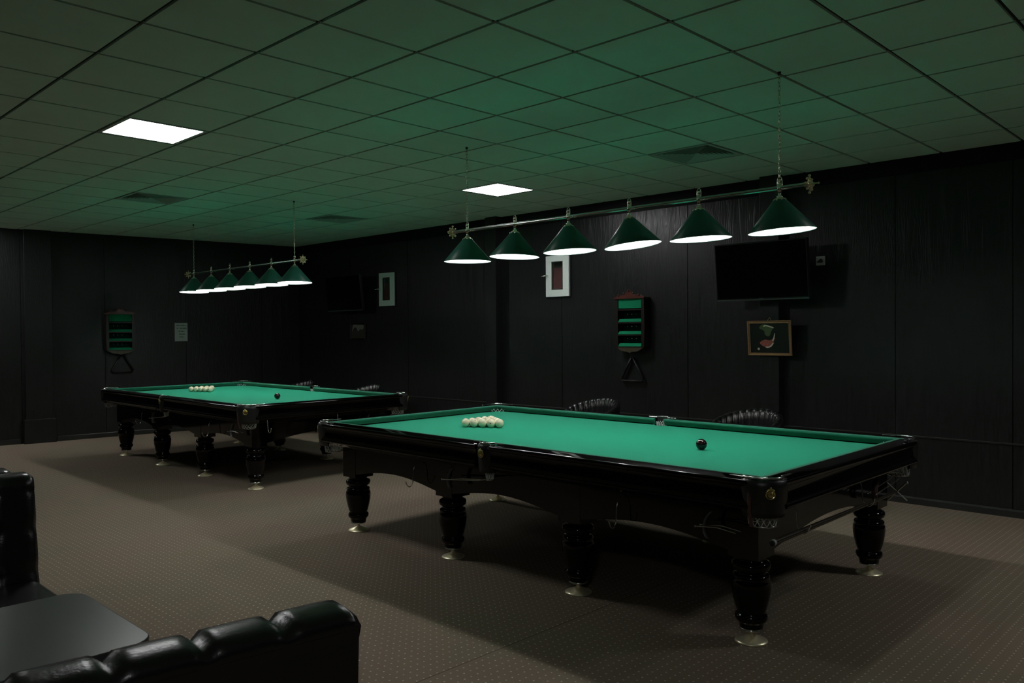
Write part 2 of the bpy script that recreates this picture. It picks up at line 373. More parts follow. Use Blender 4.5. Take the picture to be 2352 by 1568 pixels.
def make_table(label):
    t = thing('billiard_table', label, 'billiard table', (0, 0, 0), 0, 'black billiard tables with green cloth')
    # slate bed with green cloth, pocket cut-outs
    pr = .052; pts = []
    cx, cy = BX+.035, BY+.035; mx = BY+.062
    ex, ey = BX+.045, BY+.045
    def cut(c, r, a0, a1): return arc(c[0], c[1], r, a0, a1, 8)
    pts += cut((cx, cy), .075, R_(-95), R_(-175))          # top right corner
    pts += cut((0, mx), .062, R_(-20), R_(-160))
    pts += [(-x, y) for x, y in reversed(cut((cx, cy), .075, R_(-95), R_(-175)))]
    pts += [(-x, -y) for x, y in cut((cx, cy), .075, R_(-95), R_(-175))]
    pts += [(-x, -y) for x, y in cut((0, mx), .062, R_(-20), R_(-160))]
    pts += [(x, -y) for x, y in reversed(cut((cx, cy), .075, R_(-95), R_(-175)))]
    MB().prism(pts, BED-.05, BED, 'z').build('playing_bed', M['cloth'], t)
    # rails, each with its cushion
    gapc, gapm = .10, .065
    segs = []
    for sy in (-1, 1):
        segs.append(((-(HX-gapc-.03), sy*HY), (-gapm, sy*HY), (0, sy))); segs.append(((gapm, sy*HY), (HX-gapc-.03, sy*HY), (0, sy)))
    for sx in (-1, 1): segs.append(((sx*HX, -(HY-gapc-.03)), (sx*HX, HY-gapc-.03), (sx, 0)))
    for p0, p1, out in segs:
        rl = MB().sweep(RAIL, p0, p1, out, True).build('rail', M['lacquer'], t)
        rl.data.set_sharp_from_angle(angle=R_(38))
        o = Vector(out); d = (Vector(p1)-Vector(p0)).normalized()
        # cushion: nose at .1275 inward, rounded ends
        cs = [(-.096, .849), (-.117, .848), (-.1245, .845), (-.1275, .838), (-.1250, .831), (-.104, .801), (-.098, .797), (-.090, .797)]
        mb = MB(); n = len(cs); rings = []
        L = (Vector(p1)-Vector(p0)).length
        ca = -(gapc+.03-.125-.052) if not (out[1] and abs(p0[0]) < .2) else .022   # mouth at a corner or a side pocket
        cb = -(gapc+.03-.125-.052) if not (out[1] and abs(p1[0]) < .2) else .022
        stations = [(-ca+.0, .55), (-ca+.012, .80), (-ca+.03, .95), (-ca+.055, 1.0), (L+cb-.055, 1.0), (L+cb-.03, .95), (L+cb-.012, .80), (L+cb, .55)]
        v = []
        for s_, k in stations:
            for q, z in cs:
                qq = -.100+(q+.100)*k
                v.append((p0[0]+d.x*s_+o.x*qq, p0[1]+d.y*s_+o.y*qq, z))
        f = [(a*n+i, a*n+(i+1) % n, (a+1)*n+(i+1) % n, (a+1)*n+i) for a in range(len(stations)-1) for i in range(n)]
        f += [tuple(range(n)), tuple(range((len(stations)-1)*n, len(stations)*n))[::-1]]
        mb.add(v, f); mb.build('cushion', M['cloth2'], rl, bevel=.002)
    # pockets
    def pocket(c, ang, R, half, corner):
        T = Matrix.Translation((c[0], c[1], 0)) @ Matrix.Rotation(ang, 4, 'Z')
        mb = MB()
        prof = [(R-.022, TOP-.008), (R-.010, TOP-.002), (R, TOP-.010), (R+.002, TOP-.035), (R-.002, .76), (R-.006, .70), (R-.012, .672), (R-.03, .668), (R-.03, .69), (R-.022, TOP-.008)]
        mb.lathe(prof, 20, T, -half, half)
        pk = mb.build('pocket', M['leather_pocket'], t)
        mb = MB()
        r2 = R-.018
        pts = [(r2*math.cos(a), r2*math.sin(a), TOP+.004) for a in [(-half+2*half*i/16) for i in range(17)]]
        mb.tube(pts, .006, 8, T)
        mb.build('pocket_iron', M['chrome'], pk)
        for sg in (-1, 1):       # flat metal end plates screwed to the rails
            e = Vector((r2*math.cos(half), sg*r2*math.sin(half), 0))
            dr = Vector((math.cos(R_(45)), -sg*math.sin(R_(45)), 0))*-1 if corner else Vector((0, sg, 0))
            if corner: dr = Vector((-math.cos(R_(45)), sg*math.sin(R_(45)), 0))
            pp = Vector((-dr.y, dr.x, 0))*.010
            a, b = e-dr*.01, e+dr*.07
            mb = MB().add([(*(a-pp).xy, TOP+.001), (*(b-pp*.8).xy, TOP+.001), (*(b+pp*.8).xy, TOP+.001), (*(a+pp).xy, TOP+.001),
                    (*(a-pp).xy, TOP+.006), (*(b-pp*.8).xy, TOP+.006), (*(b+pp*.8).xy, TOP+.006), (*(a+pp).xy, TOP+.006)],
                   [(0, 1, 2, 3), (4, 5, 6, 7), (0, 1, 5, 4), (1, 2, 6, 5), (2, 3, 7, 6), (3, 0, 4, 7)], False, T)
            mb.build('iron_end_plate', M['chrome'], pk, bevel=.0015)
        # inner black lining, hanging net
        MB().lathe([(R-.026, TOP-.01), (R-.028, .815)], 16, T, -half, half).build('lining', M['rubber'], pk)
        mb = MB(); nr, nz = 14, 8; rr = R-.031
        ring = [[(Vector(((rr-.022*(k/nz)**1.3)*math.cos(2*math.pi*(i+.5*(k % 2))/nr), (rr-.022*(k/nz)**1.3)*math.sin(2*math.pi*(i+.5*(k % 2))/nr), (.822-.20*k/nz)))) for i in range(nr)] for k in range(nz+1)]
        for k in range(nz):
            for i in range(nr):
                j = (i+(1 if k % 2 else -1)) % nr
                mb.tube([ring[k][i], ring[k+1][i]], .0019, 4, T, caps=False)
                mb.tube([ring[k][i], ring[k+1][j]], .0019, 4, T, caps=False)
        mb.build('pocket_net', M['net'], pk)
        mb = MB().tube([(rr-.022+.0, 0, .62)]+[((rr-.02)*math.cos(a), (rr-.02)*math.sin(a), .622) for a in [R_(20*i) for i in range(1, 19)]], .004, 6, T)
        mb.build('net_ring', M['chrome'], pk)
        # round gold badge with a crown-like crest on the leather front
        B = T @ Matrix.Translation((R+.001, 0, .785 if corner else .79)) @ Matrix.Rotation(R_(90), 4, 'Y')
        mb = MB().lathe([(.0005, .002), (.012, .003), (.018, .001), (.020, .004), (.023, .004), (.024, 0)], 24, B)
        for k in range(7):
            a = R_(-60+20*k)
            mb.tube([(-.008*math.cos(a), .008*math.sin(a), .004), (-.019*math.cos(a), .019*math.sin(a), .005)], [.0026, .0014], 5, B)
            mb.sphere((-.026*math.cos(a*.7), .024*math.sin(a*.7), .002), .0035, 8, 5, mtx=B)
        mb.sphere((-.030, 0, .003), .005, 8, 6, mtx=B); mb.box(-.002, .006, -.014, .014, 0, .006, B)
        mb.build('badge', M['gold'], pk)
        return pk
    for sx in (-1, 1):
        for sy in (-1, 1):
            pocket((sx*(HX-.115), sy*(HY-.115)), math.atan2(sy, sx), .115, R_(78), True)
    for sy in (-1, 1): pocket((0, sy*(HY-.068)), math.atan2(sy, 0), .075, R_(80), False)
    # apron boards with shallow arches between the leg blocks
    LX = [-1.655, -.552, .552, 1.655]; LY = .765; hb = .08
    def arch_board(a, b, crest, spring, z1, n=14):
        top = [(b, z1), (a, z1)]
        low = []
        for i in range(n+1):
            u = i/n; k = math.sin(math.pi*u)
            low.append((a+(b-a)*u, spring+(crest-spring)*min(1, k*1.0)))
        return low+top
    ay = .845
    for sy in (-1, 1):
        for a, b in zip(LX[:-1], LX[1:]):
            y0, y1 = sorted((sy*(ay-.03), sy*ay))
            MB().prism(arch_board(a+hb, b-hb, .508, .452, .69), y0, y1, 'y').build('apron', M['lacquer'], t, bevel=.002)
    for sx in (-1, 1):
        x0, x1 = sorted((sx*(1.735-.03), sx*1.735))
        MB().prism(arch_board(-LY+hb, LY-hb, .525, .452, .69, 18), x0, x1, 'x').build('apron', M['lacquer'], t, bevel=.002)
    MB().box(-1.78, 1.78, -.89, .89, .66, .745).build('slate_frame', M['lacquer2'], t)
    # legs: square block, turned column, ring, adjustable brass foot
    for x in LX:
        for sy in (-1, 1):
            L = MB().box(-.082, .082, -.082, .082, .425, .69).lathe(leg_prof(), 32).build('leg', M['lacquer'], t, loc=(x, sy*LY, 0))
            mb = MB().lathe([(.05, .074), (.057, .070), (.057, .063), (.05, .060), (.0005, .060)], 28); mb.build('leg_ring', M['chrome'], L)
            mb = MB().lathe([(.0005, .066), (.007, .066), (.007, .046), (.011, .043), (.015, .036), (.022, .031), (.045, .022), (.068, .013), (.079, .007), (.080, .002), (.078, 0), (.0005, 0)], 28)
            mb.build('foot', M['foot'], L)
    # wire cue hooks under the rails
    def hook(x, y, out, z0=.472):
        o = Vector((*out, 0)); p = Vector((x, y, 0))
        pts = [p+Vector((0, 0, z0+.16)), p+o*.03+Vector((0, 0, z0+.15)), p+o*.045+Vector((0, 0, z0+.10)), p+o*.05+Vector((0, 0, z0+.03)), p+o*.062+Vector((0, 0, z0+.006)),
               p+o*.082+Vector((0, 0, z0)), p+o*.102+Vector((0, 0, z0+.014)), p+o*.112+Vector((0, 0, z0+.042))]
        mb = MB().tube(pts, .0035, 6); mb.sphere(tuple(pts[-1]), .006, 8, 6); mb.build('cue_hook', M['chrome'], t)
    for x in (-.80, .94): hook(x, -.862, (0, -1))
    for x in (-.80, .94): hook(x, .862, (0, 1))
    for y in (-.76, .04):
        hook(1.842, y, (1, 0), .575); hook(-1.842, -y, (-1, 0), .575)
    # ball return rails: two chrome rods sloping from the pocket net to a leather stop
    def ball_return(p, d, m, s0=0.):
        p, d = Vector(p), Vector(d); s = Vector((-d.y, d.x, 0))*.024
        mb = MB()
        for sg, dz in ((-1, 0), (1, -.0)):
            mb.tube([p+s*sg+d*s0+Vector((0, 0, .628-.25*s0)), p+s*sg+d*(s0+.10)+Vector((0, 0, .606-.1*s0)), p+s*sg+d*.44+Vector((0, 0, .572))], .0035, 6)
            mb.sphere(tuple(p+s*sg+d*.44+Vector((0, 0, .572))), .006, 8, 6)
        b = mb.build('ball_return', M['chrome'], t)
        mb = MB(); v = []; n = 10
        w_ = Vector((-d.y, d.x, 0)).normalized()*.017
        prof = [(.36, .650), (.375, .635), (.392, .61), (.402, .58), (.400, .55), (.390, .53), (.378, .52)]
        for q, z in prof:
            for sg in (-1, 1): v.append(p+d*q+w_*sg+Vector((0, 0, z)))
        f = [(2*i, 2*i+1, 2*i+3, 2*i+2) for i in range(len(prof)-1)]
        mb.add([tuple(q) for q in v], f, True); so = mb.build('ball_stop', m, b)
        k = so.modifiers.new('s', 'SOLIDIFY'); k.thickness = .004
    g1, g2 = M['greystrap'], M['strap']
    ball_return((0, -.935, 0), (-1, 0, 0), g1); ball_return((0, .935, 0), (1, 0, 0), g1)
    ball_return((1.90, -.935, 0), (-1, 0, 0), g1, .22); ball_return((-1.90, .935, 0), (1, 0, 0), g1, .22)
    ball_return((-1.80, -.86, 0), (0, 1, 0), g2); ball_return((1.80, .86, 0), (0, -1, 0), g2)
    # brown leather strap hanging beside the near corner pocket
    mb = MB().tube([(1.775, -1.006, .835), (1.776, -1.012, .79), (1.776, -1.012, .70), (1.778, -.99, .625)], .010, 8, flat=.25); mb.build('strap', M['strap'], t)
    return t
T1 = (-.20, 1.665); T2 = (-5.67, 1.965)
tb = make_table('large black billiard table with green cloth, the nearer of the two')
tb2 = dup(tb, (T2[0], T2[1], 0), label='black billiard table with green cloth at the back left, the farther one')
tb.location = (T1[0], T1[1], 0)
# ------------------------------------------------------------------ balls
BR = .034
def make_ball(name, m, marks, label):
    b = MB().sphere((0, 0, 0), BR, 32, 20).build(name, m)
    tag(b, label, 'billiard ball')
    if marks:
        for ax in ((1, 0, 0), (-1, 0, 0)):
            T = Matrix.Rotation(R_(90)*ax[0], 4, 'Y') @ Matrix.Translation((0, 0, BR-.0001))
            MB().lathe([(.0001, .0003), (.0035, .0001), (.0045, -.0002)], 12, T).build('number_mark', M['ball_mark'], b)
    return b
ball0 = make_ball('billiard_ball', M['ivory'], True, 'x'); used = False
import itertools
def rack(ax, cy, where, group):
    global used
    n = 0
    for i in range(5):
        for j in range(i+1):
            x, y = ax-i*.0592, cy+(j-i/2)*.0683
            od = ('second', 'third', 'fourth')
            if i == 0: lab = 'cream ball at the tip of the rack on '+where
            elif i == 4 and j == 0: lab = 'cream ball at the left front corner of the rack on '+where
            elif i == 4 and j == 4: lab = 'cream ball at the far back corner of the rack on '+where
            elif j == 0: lab = 'cream ball, %s from the tip in the rack\'s front row, %s' % (od[i-1], where)
            elif j == i: lab = 'cream ball, %s from the tip along the rack\'s right side, %s' % (od[i-1], where)
            elif i == 4: lab = 'cream ball, %s behind the left front corner of the rack, %s' % (('next', 'second', 'third')[j-1], where)
            else: lab = {(2, 1): 'enclosed cream ball nearest the tip of the rack on ', (3, 1): 'enclosed cream ball just behind the front row of the rack on ', (3, 2): 'enclosed cream ball farthest from the front row of the rack on '}[(i, j)] + where
            if not used: b = ball0; used = True
            else: b = dup(ball0)
            b.location = (x, y, BED+BR); b['label'] = lab; b['group'] = group
            b.rotation_euler = (random.uniform(0, 6), random.uniform(0, 6), random.uniform(0, 6))
rack(-1.035, 1.64, 'the near table', 'cream balls racked on the near table')
rack(-6.56, 1.95, 'the far table', 'cream balls racked on the far table')
rb = make_ball('cue_ball', M['redball'], False, 'dark red glossy ball lying alone on the near table')
rb.location = (.735, 1.640, BED+BR)
rb2 = dup(rb, (-4.893, 1.945, BED+BR), label='dark glossy ball lying alone on the far table')
# ------------------------------------------------------------------ mechanical bridge on the hooks at the right end
t = thing('bridge_cue', 'long cue rest with crossed metal head hanging on the right end of the near table', 'cue rest', (1.638, 0, .523))
MB().tube([(0, .60, 0), (0, 1.2, 0), (0, 2.12, 0)], [.0135, .012, .008], 12).build('shaft', M['cuewood'], t)
MB().tube([(0, .585, 0), (0, .602, 0)], .0145, 14).build('ferrule', M['switch'], t)
MB().sphere((0, .582, 0), .0135, 14, 8, (1, .5, 1)).build('rubber_bumper', M['rubber'], t)
mb = MB().tube([(-.05, 2.13, -.055), (.05, 2.13, .055)], .0045, 8).tube([(-.055, 2.135, .045), (.055, 2.135, -.045)], .0045, 8)
mb.sphere((.055, 2.14, .058), .008, 10, 6); mb.build('cross_head', M['chrome'], t)
t.location = (1.724, 0, .593)
# ================================================================== HANGING LAMPS
def make_lamp(label, tilts):
    t = thing('billiard_lamp', label, 'hanging lamp', (0, 0, 0), 0, 'brass bars with six green lamp shades')
    ZB = 2.36
    MB().tube([(-1.50, 0, ZB), (1.50, 0, ZB)], .0125, 14).build('bar', M['chrome_dark'], t)
    for sx in (-1, 1):       # filigree finials: ring of beads and petals
        T = Matrix.Translation((sx*1.52, 0, ZB)) @ Matrix.Rotation(R_(90)*sx, 4, 'Y')
        mb = MB().sphere((0, 0, 0), .018, 12, 8, mtx=T)
        for k in range(8):
            a = R_(45*k); rr = .040 if k % 2 else .048
            mb.tube([(.01*math.cos(a), .01*math.sin(a), 0), (rr*math.cos(a), rr*math.sin(a), -.004)], [.006, .003], 5, T)
            mb.sphere((rr*math.cos(a), rr*math.sin(a), -.004), .0085, 8, 6, mtx=T)
            mb.sphere((.026*math.cos(a+.39), .026*math.sin(a+.39), .003), .006, 8, 5, mtx=T)
        mb.tube([(.033*math.cos(R_(18*k)), .033*math.sin(R_(18*k)), 0) for k in range(20)], .003, 6, T, closed=True)
        mb.tube([(0, 0, 0), (0, 0, .045)], [.008, .003], 8, T); mb.sphere((0, 0, .048), .007, 8, 6, mtx=T)
        mb.tube([(0, 0, -.03), (0, 0, 0)], .016, 12, T)
        mb.build('finial', M['brass'], t)
    xs_ = [-1.3375+.535*i for i in range(6)]
    for i, x in enumerate(xs_):
        roll, pitch = tilts[i]
        # mounting: cup above bar with loop, collar, thumb screw; then shade below
        T = Matrix.Translation((x, 0, ZB))
        mb = MB().lathe([(.0005, .052), (.007, .051), (.011, .046), (.012, .038), (.010, .030), (.010, .018), (.016, .012), (.016, -.012), (.012, -.018), (.009, -.03), (.009, -.042), (.017, -.048), (.019, -.058), (.0005, -.058)], 16, T)
        mb.tube([(-.014, 0, .012), (-.015, 0, .045), (-.010, 0, .060), (0, 0, .066), (.010, 0, .060), (.015, 0, .045), (.014, 0, .012)], .0030, 6, T)
        mb.tube([(.015, -.0, -.012), (.05, -.01, -.008)], .0028, 6, T); mb.sphere((.052, -.01, -.008), .006, 8, 6, mtx=T)
        mb.build('bracket', M['chrome_brass'], t)
        # shade: truncated cone, separate outer/inner skins
        S = MB(); rt, rb_, h = .030, .193, .190
        S.lathe([(rt, 0), (rb_, -h), (rb_-.001, -h-.002), (rb_-.003, -h)], 48)
        sh = S.build('lamp_shade', M['shade'], t, loc=(x, 0, ZB-.062))
        # tilt about the axes that face the viewer
        sh.rotation_euler = (Matrix.Rotation(R_(-pitch), 3, Vector((.7, .7, 0))) @ Matrix.Rotation(R_(-roll), 3, Vector((-.7, .7, 0)))).to_euler()
        MB().lathe([(.012, -.010), (rt-.003, -.004), (rb_-.003, -h+.001)], 48).build('shade_lining', M['shade_in'], sh)
        if i in (0, 2, 3):      # open seam of the rolled shade, its pale edge shows
            az = R_(44) if i == 0 else R_(224)
            sm_ = MB().tube([((rt+.003)*math.cos(az), (rt+.003)*math.sin(az), -.004), ((rb_+.001)*math.cos(az), (rb_+.001)*math.sin(az), -h+.002)], .0022 if i == 2 else .0013, 6)
            sm_.build('seam', M['shade_in'], sh)
        MB().lathe([(.0005, .004), (.024, .004), (.034, -.002), (.036, -.012), (.032, -.014)], 20).build('shade_cap', M['brass'], sh)
        mb = MB()
        for k in range(8):
            a = R_(45*k); mb.sphere((.036*math.cos(a), .036*math.sin(a), -.010), .0065, 8, 6)
        mb.build('cap_beads', M['chrome'], sh)
        MB().tube([(0, 0, -.005), (0, 0, -.06)], .016, 12).build('socket', M['lightframe'], sh)
        MB().sphere((0, 0, -.108), .032, 16, 10, (1, 1, 1.25)).build('bulb', M['bulb'], sh)
        if i in (0, 5):      # hanging chain
            mb = MB(); z = ZB+.060; k = 0; Lk = .032
            while z < CEIL-.004:
                rot = Matrix.Rotation(R_(45 if k % 2 else -45), 4, 'Z')
                T2_ = Matrix.Translation((x, 0, z+Lk/2-.004)) @ rot
                pts = [(.0065*math.sin(a), 0, (Lk/2-.002)*math.cos(a)) for a in [R_(36*q) for q in range(10)]]
                mb.tube(pts, .0024, 5, T2_, closed=True); z += Lk-.008; k += 1
            mb.build('chain', M['chrome_brass'], t)
            MB().lathe([(.0005, -.022), (.006, -.02), (.010, -.008), (.011, .012), (.0005, .012)], 14, Matrix.Translation((x, 0, CEIL))).build('ceiling_hook', M['tbar'], t)
    return t
M['chrome_brass'] = mat('polished_pale_brass', (.85, .80, .66), .2, metal=1.)
M['chrome_dark'] = mat('smoked_chrome_bar', (.55, .56, .54), .17, metal=1.)
tl = [(0, 0), (-1.6, 1.2), (2.7, 1.4), (6.5, 2.6), (2.8, .3), (3.6, .8)]
la = make_lamp('long brass bar lamp with six dark green shades over the near table', tl)
la.location = (-.117, 1.706, 0)
lb = dup(la, (-6.125, 2.145, 0), R_(-1.06), label='brass bar lamp with six dark green shades over the far table')
for o in kids(lb):
    if o.name.startswith('lamp_shade'): o.rotation_euler = Matrix.Rotation(R_(-2.6), 3, Vector((.4, .9, 0)).normalized()).to_euler()
# ================================================================== SOFAS AND TABLE (foreground)
def make_sofa(label):
    """faces local -x; runs along local y (0 .. -2.0); back outer face near x=0"""
    t = thing('sofa', label, 'sofa', (0, 0, 0), 0, 'black leather tufted sofas around the low table')
    H = .90; L = 2.04; nseg = 12; w_ = L/nseg
    lean = lambda z: -.05*(H-z)/.45 if z > .45 else -.05
    # back board: outer shell
    v = []; prof = [(-.02, .10), (-.02, .45), (.0, .84), (.005, .865), (-.005, .872), (-.10, .872), (-.15, .45), (-.15, .10)]
    MB().prism([(x, z) for x, z in prof], -L, 0, 'y').build('back_shell', M['leather'], t, bevel=.008, seg=3)
    # tufted upholstery: puffed pads over the top and down the front, one mesh with seams
    mb = MB(); nu, nv = nseg*8, 40
    path = []       # cross-section from outer top edge over the top and down the front to the seat
    path += [(.006, .862), (.010, .872), (.006, .888), (-.008, .898), (-.03, .903), (-.060, .9055), (-.092, .9045), (-.118, .898), (-.134, .880), (-.142, .85)]
    for k in range(1, 31):
        u = k/30; z = .85-(.85-.40)*u; path.append((-.142-.060*u, z))
    for i, (x, z) in enumerate(path):
        for j in range(nu+1):
            y = -L*j/nu; ph = (y/w_) % 1.0
            seam = min(ph, 1-ph)            # 0 at seam
            d = .018*(1-math.exp(-seam*26))-.018
            if i < 2: d *= .3
            if i > 9:
                v_ = (i-9)/30*2.5; q = abs(((v_ % 1)-.5)*2)
                d += -.012*math.exp(-((seam*5)**2+((1-q)*3)**2))
            a = path[max(i-1, 0)]; b = path[min(i+1, len(path)-1)]
            tx, tz = b[0]-a[0], b[1]-a[1]; l = math.hypot(tx, tz); nx, nz = -tz/l, tx/l
            if nx*(-1)+nz*1 < 0: nx, nz = -nx, -nz
            if i < 3: nx, nz = .6, .8
            mb.v.append((x+nx*d, y, z+nz*d))
    n1 = nu+1
    for i in range(len(path)-1):
        for j in range(nu): mb.f.append([i*n1+j, i*n1+j+1, (i+1)*n1+j+1, (i+1)*n1+j]); mb.sm.append(True)
    for e in (0, nu):       # close the ends
        ring = [i*n1+e for i in range(len(path))]
        base = len(mb.v); yv = mb.v[ring[0]][1]
        mb.v.append((-.09, yv, .6))
        for a, b in zip(ring[:-1], ring[1:]): mb.f.append([a, b, base]); mb.sm.append(False)
    mb.build('back_cushion', M['leather'], t)
    # seat: three cushions on a base
    MB().box(-.78, -.12, -L, 0, .10, .33).build('base', M['leather'], t, bevel=.015, seg=3)
    for k in range(3):
        y1 = -L*k/3-.004; y0 = -L*(k+1)/3+.004
        mb = MB().box(-.79, -.20, y0, y1, .325, .455)
        mb.build('seat_cushion', M['leather'], t, bevel=.045, seg=5)
    for x in (-.70, -.10):
        for y in (-.08, -L+.08):
            MB().lathe([(.0005, .10), (.025, .10), (.018, 0), (.0005, 0)], 14).build('leg', M['chrome'], t, loc=(x, y, 0))
    return t
sf = make_sofa('black tufted leather sofa seen from behind in the lower left foreground')
sf.location = (1.875, -1.715, 0); sf.scale = (1, 1, 1.014); sf.rotation_euler = (0, 0, R_(-7))
s2 = dup(sf, (-.815, -3.705, 0), R_(180), label='black leather sofa facing the viewer at the left edge behind the grey table')
s3 = dup(sf, (-.875, -1.70, 0), R_(0), label='black sofa standing back to back behind the left sofa, only its top corner in view')
t = thing('coffee_table', 'dark grey laminate table with rounded corners between the two sofas', 'table', (.895, -2.53, 0))
def rrect(a, b, r, n=8):
    p = []
    for cx, cy, s in ((a-r, b-r, 0), (-a+r, b-r, 90), (-a+r, -b+r, 180), (a-r, -b+r, 270)):
        p += [(cx+r*math.cos(R_(s+90*i/n)), cy+r*math.sin(R_(s+90*i/n))) for i in range(n+1)]
    return p
MB().prism(rrect(.30, .64, .07), .695, .72, 'z').build('table_top', M['tabletop'], t, bevel=.003)
for y in (-.38, .38):
    MB().lathe([(.0005, .695), (.10, .695), (.10, .688), (.032, .68), (.03, .05), (.04, .035), (.20, .015), (.21, 0), (.0005, 0)], 28).build('pedestal', M['plastic'], t, loc=(0, y, 0))
# ================================================================== TUB CHAIRS BY THE WALL
def make_tub(label):
    t = thing('tub_chair', label, 'armchair', (0, 0, 0), 0, 'black pleated leather tub chairs along the right wall')
    n = 168; v = []; f = []; prof_n = 9
    def top(a):     # a = angle from the back (0) to the arm fronts (+-130 deg)
        k = abs(a)/130; return .80-.19*k**1.7
    ring = []
    A = [(-130+260*i/n) for i in range(n+1)]
    for i, a in enumerate(A):
        pl = .016*abs(math.sin(math.pi*i/n*21))**.6    # pleats
        ca, sa = math.sin(R_(a)), math.cos(R_(a)); zt = top(a)
        sx_, sy_ = .335, .31
        sec = [(1.0, .20), (1.02, .45), (1.05, zt-.05), (1.035, zt-.012), (.985, zt), (.92, zt-.006), (.865, zt-.03), (.83, zt-.10), (.79, .42)]
        for s, z in sec:
            k = s + (pl/.33 if s < 1.03 and z > .3 else 0)*-1*(1 if s < 1 else .3)
            v.append((sx_*k*ca, sy_*k*sa, z))
    for i in range(n):
        for j in range(prof_n-1): f.append((i*prof_n+j, (i+1)*prof_n+j, (i+1)*prof_n+j+1, i*prof_n+j+1))
    f += [tuple(range(prof_n)), tuple(range(n*prof_n, (n+1)*prof_n))[::-1]]
    MB().add(v, f, True).build('backrest', M['leather'], t)
    MB().lathe([(.0005, .46), (.15, .465), (.235, .455), (.265, .43), (.27, .40), (.26, .32), (.0005, .32)], 32, Matrix.Translation((0, -.03, 0))).build('seat', M['leather'], t)
    MB().lathe([(.0005, .33), (.30, .33), (.31, .25), (.29, .19), (.0005, .19)], 32).build('base', M['leather'], t)
    for sx in (-1, 1):
        for sy in (-1, 1): MB().tube([(sx*.20, sy*.19, .20), (sx*.23, sy*.22, .0)], [.02, .013], 10).build('leg', M['plastic'], t)
    return t
c1 = make_tub('black pleated tub chair behind the near table, right of its rack of balls')
c1.location = (-2.13, 4.10, 0); c1.rotation_euler = (0, 0, R_(-8))
dup(c1, (-.25, 4.02, 0), R_(-8), 'black pleated tub chair against the wall below the small gold framed painting')
dup(c1, (-6.20, 4.0, 0), R_(-5), 'black pleated tub chair behind the right end of the far table')
dup(c1, (-7.78, 3.9, 0), R_(0), 'black tub chair behind the middle of the far table, mostly hidden')
# ================================================================== WALL THINGS (right wall, local frame: x along wall, -y into room)
def wall_cabinet(x, z, label):
    t = thing('wall_cabinet', label, 'wall cabinet', (x, YW, z), 0, 'white metal cabinets with narrow glass panes')
    MB().box(-.19, .195, -.020, -.001, -.255, .255).build('body', M['darkframe'], t, bevel=.003)
    d = MB(); y0, y1 = -.038, -.020
    for a, b, c, e in ((-.185, .185, -.25, -.165), (-.185, .185, .18, .25), (-.185, -.088, -.165, .18), (.092, .185, -.165, .18)): d.box(a, b, y0, y1, c, e)
    dr = d.build('door', M['whitepaint'], t, bevel=.002)
    mb = MB()
    for a, b, c, e in ((-.088, -.076, -.165, .18), (.082, .092, -.165, .18), (-.076, .082, -.165, -.155), (-.076, .082, .17, .18)): mb.box(a, b, -.042, -.022, c, e)
    mb.build('pane_frame', M['chrome'], dr)
    MB().box(-.076, .082, -.032, -.030, -.155, .17).build('glass_pane', M['glass'], dr)
    MB().box(-.070, .080, -.026, -.0225, -.155, .10).build('red_content', M['red'], t)
    MB().tube([(-.060, -.0265, .165), (-.060, -.0265, .0)], .003, 8).tube([(-.03, -.0265, .165), (.035, -.0265, .155), (.065, -.0265, .11)], .0025, 8).build('inner_rod', M['chrome'], t)
    MB().tube([(-.145, -.04, .01), (-.145, -.085, .01), (-.205, -.095, .002)], .008, 10).build('handle', M['chrome'], dr)
    return t
wall_cabinet(-3.13+.02, 2.21, 'white metal wall cabinet with narrow pane showing red, below the near lamp row')
wall_cabinet(-6.53, 2.19, 'white metal wall cabinet with narrow pane, farther back near the second table')
